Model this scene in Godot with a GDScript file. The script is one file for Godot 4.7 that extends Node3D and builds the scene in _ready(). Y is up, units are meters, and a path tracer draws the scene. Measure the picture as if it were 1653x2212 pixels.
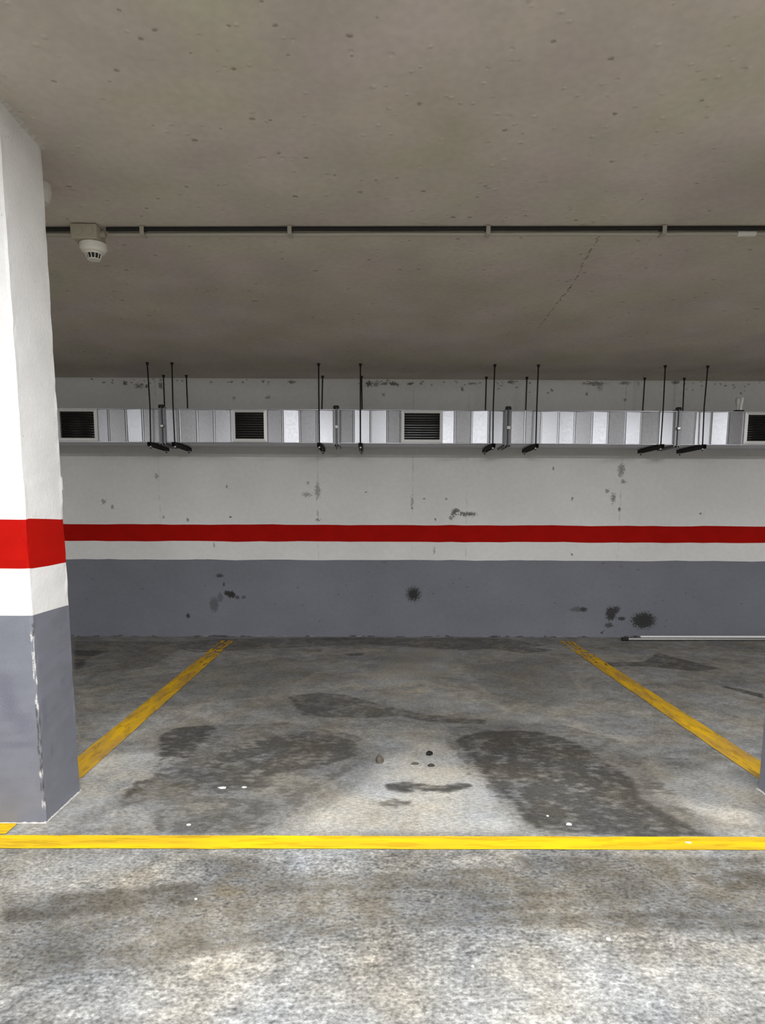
extends Node3D
# An underground garage bay between two painted pillars. Metres, y up; the camera looks along -z.

const WALL_Z := -6.849          # face of the far wall
const CEILING_AT_WALL := 2.398
const CEILING_RISE := 0.0329    # the slab rises gently towards the aisle
const ROOM := [-9.0, 9.0, 7.0]  # left wall, right wall, near wall
const WHITE_PAINT := Color("#e6e5e3")
const GREY_PAINT := Color("#74767f")
const RED_PAINT := Color("#ac0f06")
const LAMP := 8.4               # energy of one batten
const GLOW := 6.0               # and of its opal cover seen from the side
const DUCT_FACE := -6.315
const DUCT_BACK := -6.69
const DUCT_LOW := 1.768
const DUCT_HIGH := 2.053

# Outlines of stains on the floor: strength, then x, z pairs in metres.
const DARK_STAINS := [
	[0.90, [-1.15, -3.74, -1.10, -3.85, -0.92, -3.91, -0.86, -3.83, -0.90, -3.55, -0.90, -3.34, -1.05, -3.39]],
	[0.80, [-0.76, -3.44, -0.64, -3.62, -0.52, -3.70, -0.33, -3.78, -0.12, -3.66, -0.08, -3.40, -0.24, -3.24, -0.36, -3.18, -0.52, -3.09, -0.72, -3.18, -0.81, -3.27]],
	[0.70, [-0.88, -3.21, -0.52, -3.09, -0.44, -2.98, -0.64, -2.88, -0.86, -2.98, -0.97, -3.03, -1.00, -2.93, -1.05, -2.78, -1.06, -3.03]],
	[0.60, [-0.87, -2.69, -0.69, -2.88, -0.48, -2.87, -0.31, -2.69, -0.43, -2.56, -0.67, -2.52, -0.82, -2.52]],
	[0.70, [-0.57, -4.54, -0.37, -4.66, -0.20, -4.60, -0.03, -4.42, 0.14, -4.26, 0.33, -4.11, 0.64, -4.01, 0.63, -3.92, 0.32, -3.96, 0.14, -4.08, -0.03, -4.04, -0.29, -4.06, -0.43, -4.10]],
	[0.90, [0.42, -3.62, 0.47, -3.70, 0.63, -3.80, 0.88, -3.79, 1.04, -3.62, 1.10, -3.33, 1.15, -3.09, 1.11, -2.82, 1.19, -2.60, 1.23, -2.50, 1.00, -2.47, 0.76, -2.52, 0.59, -2.56, 0.56, -2.82, 0.51, -3.03, 0.47, -3.34]],
	[0.35, [0.68, -5.48, 1.50, -5.85, 1.37, -4.60, 1.05, -4.26, 0.76, -4.60]],
	[1.00, [0.04, -3.02, 0.14, -3.04, 0.28, -3.00, 0.41, -3.02, 0.43, -2.98, 0.30, -2.91, 0.14, -2.91, 0.05, -2.95]],
	[0.60, [-0.02, -2.80, 0.08, -2.85, 0.17, -2.80, 0.09, -2.75]],
	[0.50, [0.36, -3.70, 0.40, -3.72, 0.45, -3.34, 0.47, -3.03, 0.53, -2.85, 0.50, -2.83, 0.44, -3.09, 0.40, -3.40]],
	[0.50, [-2.78, -6.58, -1.67, -6.59, -1.72, -5.46, -2.19, -5.14]],
	[1.00, [-2.59, -6.13, -2.30, -6.13, -2.33, -5.86, -2.51, -5.92]],
	[1.00, [-2.43, -5.73, -2.33, -5.75, -2.23, -5.38, -2.27, -5.34]],
	[0.75, [1.73, -5.85, 1.83, -5.66, 2.16, -5.66, 2.43, -6.06, 2.54, -5.76, 2.68, -5.40, 2.42, -5.32, 2.13, -5.49, 1.73, -5.48]],
	[0.90, [2.42, -4.87, 2.58, -4.61, 2.52, -4.49, 2.39, -4.80]],
	[0.75, [-1.11, -2.00, -1.01, -2.06, -0.88, -2.11, -0.70, -2.14, -0.56, -2.15, -0.54, -2.03, -0.71, -2.02, -0.86, -1.98, -1.00, -1.94, -1.08, -1.94]],
	[0.55, [-0.98, -1.75, -0.93, -1.79, -0.81, -1.83, -0.61, -1.85, -0.43, -1.89, -0.33, -1.89, -0.37, -1.83, -0.50, -1.76, -0.58, -1.71, -0.72, -1.70, -0.87, -1.67, -0.94, -1.67]],
	[0.45, [-0.65, -2.34, -0.46, -2.34, -0.29, -2.24, -0.36, -2.14, -0.51, -2.18]],
	[0.40, [-0.38, -2.24, -0.16, -2.19, 0.03, -2.19, 0.03, -2.12, -0.31, -2.14]],
	[0.50, [0.48, -2.18, 0.72, -2.24, 0.89, -2.18, 0.80, -2.01, 0.64, -1.95, 0.47, -2.01]],
	[0.80, [1.04, -2.19, 1.16, -2.22, 1.30, -2.24, 1.30, -2.12, 1.11, -2.09]],
	[0.60, [0.66, -1.97, 0.85, -2.01, 1.02, -1.95, 1.13, -1.92, 1.17, -1.89, 0.91, -1.89, 0.72, -1.91]],
	[0.40, [0.10, -2.01, 0.27, -2.04, 0.44, -2.02, 0.26, -1.97, 0.12, -1.97]],
	[0.50, [0.59, -2.34, 0.72, -2.32, 0.74, -2.24, 0.64, -2.21]],
	[0.60, [-1.98, -6.47, -1.44, -6.72, -0.84, -6.78, 0.40, -6.79, 1.28, -6.75, 1.55, -6.38, 0.77, -6.15, -0.04, -6.44, -0.86, -6.25, -1.53, -6.03]],
	[0.70, [1.03, -6.27, 1.33, -6.36, 1.58, -6.16, 1.26, -6.01]],
	[0.80, [-0.25, -6.00, -0.08, -6.04, -0.10, -5.92, -0.23, -5.90]],
	[0.60, [-0.64, -6.14, -0.45, -6.21, -0.47, -6.04]],
	[0.50, [-0.90, -6.60, -0.48, -6.73, -0.38, -6.44, -0.78, -6.30]],
	[0.50, [-1.15, -3.70, -0.88, -3.91, -0.50, -3.96, -0.07, -3.70, -0.02, -3.34, -0.22, -2.98, -0.31, -2.69, -0.43, -2.52, -0.73, -2.50, -0.95, -2.78, -1.04, -2.76, -0.99, -3.09]],
	[0.45, [0.39, -3.87, 1.03, -3.96, 1.29, -3.62, 1.26, -2.77, 1.27, -2.48, 0.63, -2.50, 0.51, -2.78]],
	[0.50, [-1.15, -2.08, -0.54, -2.18, -0.01, -2.22, 0.61, -2.29, 1.32, -2.27, 1.14, -1.85, 0.52, -1.90, -0.01, -1.90, -0.50, -1.77, -0.95, -1.68]],
	[0.55, [0.47, -2.34, 1.35, -2.33, 1.27, -2.17, 0.89, -2.18, 0.52, -2.24]],
	[0.90, [0.36, -1.94, 1.21, -1.97, 1.20, -1.96, 0.36, -1.93]],
	[0.90, [0.47, -1.97, 1.22, -1.99, 1.21, -1.98, 0.46, -1.96]],
	[0.90, [0.65, -1.90, 1.18, -1.92, 1.18, -1.91, 0.65, -1.89]],
	[0.90, [-1.10, -1.98, -0.56, -2.08, -0.55, -2.07, -1.09, -1.97]],
	[0.90, [-1.08, -1.95, -0.57, -2.03, -0.57, -2.02, -1.08, -1.94]],
	[0.90, [-0.65, -1.68, -0.53, -1.70, -0.53, -1.69, -0.65, -1.67]],
	[0.90, [0.82, -1.75, 1.11, -1.79, 1.10, -1.79, 0.82, -1.74]],
	[0.90, [-0.36, -2.11, 0.28, -2.16, 0.28, -2.15, -0.36, -2.10]],
	[0.90, [-0.29, -2.04, 0.64, -2.10, 0.64, -2.09, -0.29, -2.03]],
	[0.90, [-0.86, -1.76, -0.32, -1.88, -0.32, -1.87, -0.86, -1.75]],
	[0.90, [0.27, -2.01, 0.69, -2.04, 0.69, -2.03, 0.26, -2.00]],
	[0.35, [-1.62, -5.14, -0.72, -5.83, -0.39, -5.47, -0.64, -4.60, -1.12, -4.36]],
]
const PALE_SCUFFS := [
	[1.00, [-0.06, -3.03, -0.02, -3.27, 0.22, -3.62, 0.36, -3.62, 0.43, -3.34, 0.50, -2.98, 0.57, -2.68, 0.55, -2.52, -0.29, -2.52, -0.24, -2.73]],
	[1.00, [-1.40, -3.34, -1.18, -3.47, -0.88, -3.40, -0.97, -3.09, -1.12, -2.69, -1.21, -2.56, -1.25, -2.69]],
	[0.95, [1.15, -2.98, 1.68, -3.33, 1.64, -2.92, 1.47, -2.56, 1.33, -2.60, 1.21, -2.77]],
	[0.60, [-1.30, -2.38, -0.77, -2.37, -0.80, -2.21, -1.15, -2.07]],
	[0.90, [-0.89, -3.53, -0.85, -3.77, -0.81, -3.70, -0.84, -3.49]],
	[0.80, [-0.73, -3.44, -0.60, -3.62, -0.53, -3.80, -0.50, -3.77, -0.58, -3.49]],
	[0.70, [-0.56, -3.34, -0.51, -3.47, -0.48, -3.09, -0.48, -2.87, -0.53, -2.98]],
	[1.00, [1.01, -3.51, 1.07, -3.53, 1.05, -3.37, 0.99, -3.35]],
	[1.00, [-0.35, -3.18, -0.27, -3.09, -0.30, -3.07]],
	[0.50, [-0.12, -4.60, 0.21, -4.60, 0.45, -4.54, 0.54, -4.26, 0.34, -4.26, 0.06, -4.50]],
	[0.60, [0.66, -4.11, 1.00, -4.08, 1.04, -4.00, 0.66, -3.96]],
	[0.50, [0.16, -6.26, 0.78, -6.26, 0.46, -5.00, -0.03, -4.73, -0.07, -5.15]],
	[0.60, [-0.36, -3.21, -0.43, -3.03, -0.39, -3.03]],
	[0.40, [-0.13, -1.70, 0.49, -1.78, 1.03, -1.74, 0.91, -1.51, -0.22, -1.51]],
	[0.40, [-0.92, -1.62, -0.59, -1.65, -0.35, -1.60, -0.44, -1.52, -0.86, -1.52]],
]
const TAN_STAINS := [
	[0.90, [-0.80, -2.18, -0.77, -2.23, -0.73, -2.22, -0.72, -2.14, -0.77, -2.13]],
	[0.60, [-0.52, -2.07, -0.49, -2.18, -0.41, -2.24, -0.38, -2.07, -0.51, -2.00]],
	[0.50, [1.04, -2.17, 1.28, -2.20, 1.22, -2.09, 1.05, -2.07]],
	[0.40, [0.13, -4.86, 0.47, -5.48, 0.61, -4.86, 0.27, -4.60]],
	[0.30, [0.33, -2.18, 0.49, -2.24, 0.43, -2.09, 0.33, -2.06]],
	[0.30, [-1.34, -3.03, -1.03, -3.21, -0.78, -2.98, -0.92, -2.69, -1.10, -2.69]],
]
const SOOT_MARKS := [[0.367, 0.417, 0.048, 0.053, 1.00], [0.367, 0.417, 0.075, 0.075, 0.40], [-1.481, 0.590, 0.035, 0.018, 0.60], [-1.443, 0.506, 0.009, 0.018, 0.80], [-1.415, 0.422, 0.026, 0.026, 0.90], [-1.371, 0.409, 0.035, 0.031, 1.00], [-1.319, 0.382, 0.022, 0.018, 0.50], [-1.257, 0.383, 0.022, 0.018, 0.40], [-1.542, 0.315, 0.044, 0.070, 0.30], [-1.482, 0.382, 0.031, 0.044, 0.25], [-1.793, 0.203, 0.018, 0.022, 0.80], [2.276, 0.233, 0.053, 0.070, 0.80], [2.328, 0.274, 0.035, 0.031, 0.60], [2.381, 0.184, 0.040, 0.018, 0.70], [2.259, 0.120, 0.040, 0.026, 0.50], [2.006, 0.273, 0.035, 0.022, 0.60], [2.593, 0.166, 0.114, 0.079, 0.85], [2.195, 0.048, 0.013, 0.013, 0.60], [1.961, 0.273, 0.088, 0.026, 0.30]]
const WALL_SPECKS := [[-0.630, 1.464, 0.013, 0.013, 0.40], [-0.644, 1.353, 0.040, 0.022, 0.35], [-0.540, 1.388, 0.026, 0.070, 0.40], [-0.542, 1.182, 0.009, 0.026, 0.30], [-0.543, 1.121, 0.026, 0.013, 0.50], [0.346, 1.292, 0.013, 0.053, 0.35], [0.459, 1.319, 0.009, 0.009, 0.70], [0.668, 1.319, 0.009, 0.009, 0.60], [0.566, 1.125, 0.009, 0.009, 0.80], [0.347, 1.232, 0.009, 0.009, 0.60], [-0.089, 1.376, 0.009, 0.009, 0.60], [0.740, 1.186, 0.022, 0.031, 0.70], [0.766, 1.208, 0.031, 0.018, 0.70], [0.849, 1.178, 0.062, 0.018, 0.70], [0.915, 1.178, 0.040, 0.018, 0.60], [0.715, 1.138, 0.018, 0.018, 0.50], [-2.545, 1.282, 0.018, 0.022, 0.50], [-2.466, 1.231, 0.013, 0.018, 0.50], [-1.765, 1.117, 0.009, 0.018, 0.60], [-1.360, 1.144, 0.009, 0.009, 0.90], [-1.391, 1.423, 0.009, 0.013, 0.50], [-1.990, 1.134, 0.009, 0.013, 0.50], [-2.043, 1.518, 0.013, 0.026, 0.40], [2.305, 1.591, 0.031, 0.062, 0.45], [2.332, 1.484, 0.022, 0.018, 0.50], [2.183, 1.398, 0.018, 0.018, 0.50], [2.243, 1.334, 0.022, 0.044, 0.50], [2.306, 1.226, 0.013, 0.013, 0.80], [3.077, 1.190, 0.009, 0.009, 0.80], [1.855, 1.324, 0.013, 0.013, 0.60], [1.665, 1.601, 0.009, 0.013, 0.60], [1.872, 0.798, 0.009, 0.009, 0.70], [0.561, 0.829, 0.009, 0.035, 0.40], [-1.525, 0.880, 0.009, 0.022, 0.40], [-2.166, 2.329, 0.040, 0.022, 0.50], [-2.291, 2.349, 0.018, 0.018, 0.70], [-2.094, 2.325, 0.013, 0.018, 0.80], [-1.967, 2.334, 0.022, 0.026, 0.60], [-0.768, 2.369, 0.035, 0.013, 0.60], [-0.059, 2.360, 0.031, 0.026, 0.80], [0.004, 2.353, 0.022, 0.022, 0.50], [0.081, 2.361, 0.035, 0.013, 0.60], [0.157, 2.362, 0.022, 0.018, 0.70], [0.196, 2.354, 0.018, 0.013, 0.70], [0.315, 2.362, 0.026, 0.013, 0.70], [0.797, 2.316, 0.013, 0.018, 0.60], [0.073, 2.263, 0.018, 0.013, 0.40], [-0.991, 2.232, 0.022, 0.013, 0.40], [-1.301, 2.223, 0.013, 0.013, 0.40], [1.625, 2.312, 0.013, 0.013, 0.60], [1.592, 2.287, 0.009, 0.009, 0.50], [0.890, 2.365, 0.035, 0.009, 0.50], [1.252, 2.380, 0.031, 0.013, 0.60], [2.012, 2.371, 0.088, 0.018, 0.50], [2.065, 2.343, 0.026, 0.035, 0.30], [2.298, 2.377, 0.044, 0.013, 0.50], [2.306, 2.224, 0.013, 0.013, 0.50], [1.952, 2.280, 0.013, 0.013, 0.50], [2.769, 2.388, 0.040, 0.018, 0.40], [3.377, 2.288, 0.009, 0.013, 0.50]]

var rng := RandomNumberGenerator.new()
var taken := {}
var mats := {}


func _ready() -> void:
	rng.seed = 41
	set_camera()
	set_environment()
	set_lamps()
	make_materials()
	build_shell()
	build_pillars()
	build_lines()
	build_duct()
	build_hangers()
	build_conduit()
	build_detector()
	build_small_things()


# ---------------------------------------------------------------- camera and light

func set_camera() -> void:
	var c := Camera3D.new()
	c.name = "camera"
	c.projection = Camera3D.PROJECTION_FRUSTUM
	c.keep_aspect = Camera3D.KEEP_HEIGHT
	c.near = 0.05
	c.far = 60.0
	c.size = 2212.0 / 1554.0 * c.near
	c.frustum_offset = Vector2(0, 232.3 / 1554.0 * c.near)
	c.position = Vector3(0, 1.166, 0)
	c.rotation = Vector3(-0.14455, -0.01073, 0.00346)
	add_child(c)
	c.current = true


func set_environment() -> void:
	var e := Environment.new()
	e.background_mode = Environment.BG_COLOR
	e.background_color = Color.BLACK
	e.tonemap_mode = Environment.TONE_MAPPER_LINEAR
	e.tonemap_exposure = 2.0
	e.sdfgi_enabled = true
	e.ssao_enabled = true
	e.ssil_enabled = true
	var w := WorldEnvironment.new()
	w.name = "environment"
	w.environment = e
	add_child(w)


func set_lamps() -> void:
	# three batten lights in a row over the aisle, a second row further back
	var spots := [[0.05, -0.95, 0.84, "batten light on the ceiling over the aisle, nearest the empty bay"],
		[4.9, -0.95, 1.6, "batten light on the ceiling, right of the one before the bay"],
		[-4.7, -0.95, 0.9, "batten light on the ceiling, left of the one before the bay"],
		[0.05, 3.6, 2.4, "batten light on the ceiling behind the camera position, middle of the rear row"],
		[4.9, 3.6, 0.7, "batten light on the ceiling in the rear row, right end"],
		[-4.7, 3.6, 0.7, "batten light on the ceiling in the rear row, left end"]]
	var shell := StandardMaterial3D.new()
	shell.albedo_color = Color(0.9, 0.9, 0.89)
	shell.roughness = 0.5
	for s in spots:
		var x: float = s[0]
		var z: float = s[1]
		var y := ceiling_at(z)
		var t := thing("batten_light", s[3], "light", Vector3(x, y, z), "batten lights over the aisle")
		var st := begin()
		bevel_box(st, Vector3(0, -0.022, 0), Vector3(1.5, 0.036, 0.11), 0.006)
		part(st, "housing", shell, t)
		st = begin()
		var prof := []
		for k in 9:
			var a := PI * k / 8.0
			prof.append(Vector2(cos(a) * 0.045, -0.04 - sin(a) * 0.045))
		for k in 8:
			var p: Vector2 = prof[k]
			var q: Vector2 = prof[k + 1]
			var m := (p + q) * 0.5
			quad(st, Vector3(-0.72, p.y, p.x), Vector3(0.72, p.y, p.x), Vector3(0.72, q.y, q.x), Vector3(-0.72, q.y, q.x), Vector3(0, m.y + 0.04, m.x))
		var glow := StandardMaterial3D.new()
		glow.albedo_color = Color(0.95, 0.95, 0.95)
		glow.emission_enabled = true
		glow.emission = Color(0.985, 0.99, 1.0)
		glow.emission_energy_multiplier = GLOW * s[2]
		part(st, "diffuser", glow, t)
		var l := AreaLight3D.new()
		l.name = "lamp_glow"
		l.area_size = Vector2(1.44, 0.09)
		l.area_normalize_energy = true
		l.light_energy = LAMP * s[2]
		l.light_color = Color(0.985, 0.99, 1.0)
		l.light_size = 0.1
		l.area_range = 30.0
		l.area_attenuation = 2.0
		l.shadow_enabled = true
		l.position = Vector3(0, -0.092, 0)
		l.rotation.x = -PI / 2
		t.add_child(l)


func ceiling_at(z: float) -> float:
	return CEILING_AT_WALL + CEILING_RISE * (z - WALL_Z)


# ---------------------------------------------------------------- helpers

func thing(called: String, label: String, category: String, at := Vector3.ZERO, group := "") -> Node3D:
	var o := Node3D.new()
	o.name = numbered(called)
	add_child(o)
	o.position = at
	o.set_meta("label", label)
	o.set_meta("category", category)
	if group:
		o.set_meta("group", group)
	return o


func numbered(called: String) -> String:
	var n: int = taken.get(called, 0)
	taken[called] = n + 1
	return called if n == 0 else "%s_%03d" % [called, n]


func tag(o: Node3D, label: String, category: String, group := "") -> void:
	o.set_meta("label", label)
	o.set_meta("category", category)
	if group:
		o.set_meta("group", group)


func begin() -> SurfaceTool:
	var st := SurfaceTool.new()
	st.begin(Mesh.PRIMITIVE_TRIANGLES)
	return st


func part(st: SurfaceTool, called: String, m: Material, parent: Node = self, at := Vector3.ZERO) -> MeshInstance3D:
	return put(st.commit(), called, m, parent, at)


func put(mesh: Mesh, called: String, m: Material, parent: Node = self, at := Vector3.ZERO) -> MeshInstance3D:
	var o := MeshInstance3D.new()
	o.mesh = mesh
	o.material_override = m
	o.name = numbered(called) if parent == self else called
	o.position = at
	parent.add_child(o, true)
	return o


func structure(o: Node3D) -> Node3D:
	o.set_meta("kind", "structure")
	return o


func tri(st: SurfaceTool, a: Vector3, b: Vector3, c: Vector3, out: Vector3, ua := Vector2.ZERO, ub := Vector2.ZERO, uc := Vector2.ZERO) -> void:
	var n := (b - a).cross(c - a)
	if n.length_squared() < 1e-16:
		return
	n = n.normalized()
	var flip := n.dot(out) > 0.0
	if not flip:
		n = -n
	var p := [a, c, b] if flip else [a, b, c]
	var w := [ua, uc, ub] if flip else [ua, ub, uc]
	for k in 3:
		st.set_normal(n)
		st.set_uv(w[k])
		st.set_uv2(w[k])
		st.add_vertex(p[k])


func quad(st: SurfaceTool, a: Vector3, b: Vector3, c: Vector3, d: Vector3, out: Vector3, ua := Vector2.ZERO, ub := Vector2.ZERO, uc := Vector2.ZERO, ud := Vector2.ZERO) -> void:
	tri(st, a, b, c, out, ua, ub, uc)
	tri(st, a, c, d, out, ua, uc, ud)


func bevel_box(st: SurfaceTool, c: Vector3, s: Vector3, b: float) -> void:
	var h := s * 0.5
	b = minf(b, minf(h.x, minf(h.y, h.z)) * 0.9)
	var ax := [Vector3.RIGHT, Vector3.UP, Vector3.BACK]
	for i in 3:
		var u: Vector3 = ax[(i + 1) % 3]
		var v: Vector3 = ax[(i + 2) % 3]
		var n: Vector3 = ax[i]
		var hu: float = h[(i + 1) % 3]
		var hv: float = h[(i + 2) % 3]
		for sg in [-1.0, 1.0]:
			var m: Vector3 = c + n * h[i] * sg
			quad(st, m - u * (hu - b) - v * (hv - b), m + u * (hu - b) - v * (hv - b), m + u * (hu - b) + v * (hv - b), m - u * (hu - b) + v * (hv - b), n * sg)
	for i in 3:   # edges running along axis i
		var u: Vector3 = ax[(i + 1) % 3]
		var v: Vector3 = ax[(i + 2) % 3]
		var n: Vector3 = ax[i]
		var hu: float = h[(i + 1) % 3]
		var hv: float = h[(i + 2) % 3]
		var hn: float = h[i] - b
		for su in [-1.0, 1.0]:
			for sv in [-1.0, 1.0]:
				var p: Vector3 = c + u * su * hu + v * sv * (hv - b)
				var q: Vector3 = c + u * su * (hu - b) + v * sv * hv
				quad(st, p - n * hn, p + n * hn, q + n * hn, q - n * hn, u * su + v * sv)
	for sx in [-1.0, 1.0]:
		for sy in [-1.0, 1.0]:
			for sz in [-1.0, 1.0]:
				tri(st, c + Vector3(h.x * sx, (h.y - b) * sy, (h.z - b) * sz), c + Vector3((h.x - b) * sx, h.y * sy, (h.z - b) * sz), c + Vector3((h.x - b) * sx, (h.y - b) * sy, h.z * sz), Vector3(sx, sy, sz))


func tube(st: SurfaceTool, path: Array, r: float, sides := 10, caps := true) -> void:
	var rings := []
	for k in path.size():
		var d: Vector3 = (path[mini(k + 1, path.size() - 1)] - path[maxi(k - 1, 0)]).normalized()
		var side := d.cross(Vector3.UP if absf(d.y) < 0.9 else Vector3.RIGHT).normalized()
		var up := side.cross(d)
		var ring := []
		for j in sides:
			var a := TAU * j / sides
			ring.append([path[k] + (side * cos(a) + up * sin(a)) * r, side * cos(a) + up * sin(a)])
		rings.append(ring)
	for k in rings.size() - 1:
		for j in sides:
			var i := (j + 1) % sides
			smooth_quad(st, rings[k][j], rings[k][i], rings[k + 1][i], rings[k + 1][j])
	if caps:
		for e in [0, rings.size() - 1]:
			var mid: Vector3 = path[e]
			var out: Vector3 = path[e] - path[1 if e == 0 else e - 1]
			for j in sides:
				tri(st, mid, rings[e][j][0], rings[e][(j + 1) % sides][0], out)


func smooth_quad(st: SurfaceTool, a: Array, b: Array, c: Array, d: Array) -> void:
	for t in [[a, b, c], [a, c, d]]:
		var n: Vector3 = (t[1][0] - t[0][0]).cross(t[2][0] - t[0][0])
		if n.length_squared() < 1e-18:
			continue
		var order := [0, 2, 1] if n.dot(t[0][1] + t[1][1] + t[2][1]) > 0.0 else [0, 1, 2]
		for k in order:
			st.set_normal(t[k][1])
			st.set_uv(Vector2.ZERO)
			st.set_uv2(Vector2.ZERO)
			st.add_vertex(t[k][0])


func lathe(st: SurfaceTool, at: Vector3, prof: Array, sides := 24) -> void:
	# prof: Vector2(radius, height) from top to bottom, revolved about y, flat along the profile
	for k in prof.size() - 1:
		var p: Vector2 = prof[k]
		var q: Vector2 = prof[k + 1]
		var nv := Vector2(p.y - q.y, q.x - p.x).normalized()
		for j in sides:
			var a := TAU * j / sides
			var b := TAU * (j + 1) / sides
			var da := Vector3(cos(a), 0, sin(a))
			var db := Vector3(cos(b), 0, sin(b))
			var na := da * nv.x + Vector3.UP * nv.y
			var nb := db * nv.x + Vector3.UP * nv.y
			smooth_quad(st, [at + da * p.x + Vector3.UP * p.y, na], [at + db * p.x + Vector3.UP * p.y, nb], [at + db * q.x + Vector3.UP * q.y, nb], [at + da * q.x + Vector3.UP * q.y, na])


# ---------------------------------------------------------------- textures

func noise(freq: float, octaves: int, s: int, kind := FastNoiseLite.TYPE_SIMPLEX_SMOOTH) -> FastNoiseLite:
	var n := FastNoiseLite.new()
	n.seed = s
	n.noise_type = kind
	n.frequency = freq
	n.fractal_type = FastNoiseLite.FRACTAL_FBM
	n.fractal_octaves = octaves
	return n


func layer(w: int, h: int, freq: float, octaves: int, s: int, sx := 1, sy := 1) -> PackedByteArray:
	# one channel of noise, 0-255; sx and sy stretch it
	var im := noise(freq, octaves, s).get_image(w / sx, h / sy, false, false, true)
	if sx != 1 or sy != 1:
		im.resize(w, h, Image.INTERPOLATE_CUBIC)
	im.convert(Image.FORMAT_L8)
	return im.get_data()


func tileable(w: int, freq: float, octaves: int, s: int) -> PackedByteArray:
	var im := noise(freq, octaves, s).get_seamless_image(w, w)
	im.convert(Image.FORMAT_L8)
	return im.get_data()


func texture(im: Image) -> ImageTexture:
	return ImageTexture.create_from_image(im)


func rgb_image(w: int, h: int, data: PackedByteArray) -> Image:
	return Image.create_from_data(w, h, false, Image.FORMAT_RGB8, data)


func blot(d: PackedByteArray, w: int, h: int, cx: float, cy: float, rx: float, ry: float, strength: float, tint: Color, ragged := 0.7) -> void:
	# a ragged-edged mark in pixels, worked into the paint
	var n := noise(0.09, 3, int(cx * 7.0 + cy * 13.0))
	for y in range(maxi(0, int(cy - ry * 1.7)), mini(h, int(cy + ry * 1.7) + 2)):
		for x in range(maxi(0, int(cx - rx * 1.7)), mini(w, int(cx + rx * 1.7) + 2)):
			var e := Vector2((x - cx) / rx, (y - cy) / ry).length() + n.get_noise_2d(x * 2.5, y * 2.5) * ragged
			var a := smoothstep(1.1, 0.75, e) * strength
			if a <= 0.0:
				continue
			var i := (y * w + x) * 3
			d[i] = int(lerpf(d[i], tint.r8, a))
			d[i + 1] = int(lerpf(d[i + 1], tint.g8, a))
			d[i + 2] = int(lerpf(d[i + 2], tint.b8, a))


func paint_ground(w: int, h: int, base: Color, spread: float, s: int, freq := 0.01) -> PackedByteArray:
	var big := layer(w, h, freq, 4, s)
	var fine := layer(w, h, freq * 14.0, 3, s + 5)
	var d := PackedByteArray()
	d.resize(w * h * 3)
	var lut_r := PackedByteArray()
	var lut_g := PackedByteArray()
	var lut_b := PackedByteArray()
	for k in 256:
		var f := 1.0 + (k / 255.0 - 0.5) * spread
		lut_r.append(clampi(int(base.r8 * f), 0, 255))
		lut_g.append(clampi(int(base.g8 * f), 0, 255))
		lut_b.append(clampi(int(base.b8 * f), 0, 255))
	var o := 0
	for i in w * h:
		var k := (big[i] * 5 + fine[i] * 3) >> 3
		d[o] = lut_r[k]
		d[o + 1] = lut_g[k]
		d[o + 2] = lut_b[k]
		o += 3
	return d


func stain_mask(list: Array, w: int, h: int, fine: int) -> PackedByteArray:
	# polygons in metres drawn on the floor map, 8 m by 6 m, and softened a little
	var mw := 1024
	var mh := 768
	var m := PackedByteArray()
	m.resize(mw * mh)
	for s in list:
		var poly := PackedVector2Array()
		var nums: Array = s[1]
		var lo := Vector2(1e9, 1e9)
		var hi := -lo
		for k in nums.size() / 2:
			var p := Vector2((nums[2 * k] + 4.0) / 8.0 * mw, (nums[2 * k + 1] - WALL_Z) / 6.0 * mh)
			poly.append(p)
			lo = lo.min(p)
			hi = hi.max(p)
		for y in range(maxi(0, int(lo.y)), mini(mh, int(hi.y) + 2)):
			for x in range(maxi(0, int(lo.x)), mini(mw, int(hi.x) + 2)):
				if Geometry2D.is_point_in_polygon(Vector2(x + 0.5, y + 0.5), poly):
					m[y * mw + x] = maxi(m[y * mw + x], int(s[0] * 255.0))
	var im := Image.create_from_data(mw, mh, false, Image.FORMAT_L8, m)
	im.resize(512, 384, Image.INTERPOLATE_LANCZOS)
	im.resize(fine, fine * 3 / 4, Image.INTERPOLATE_LANCZOS)
	im.resize(w, h, Image.INTERPOLATE_CUBIC)
	return im.get_data()


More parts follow.
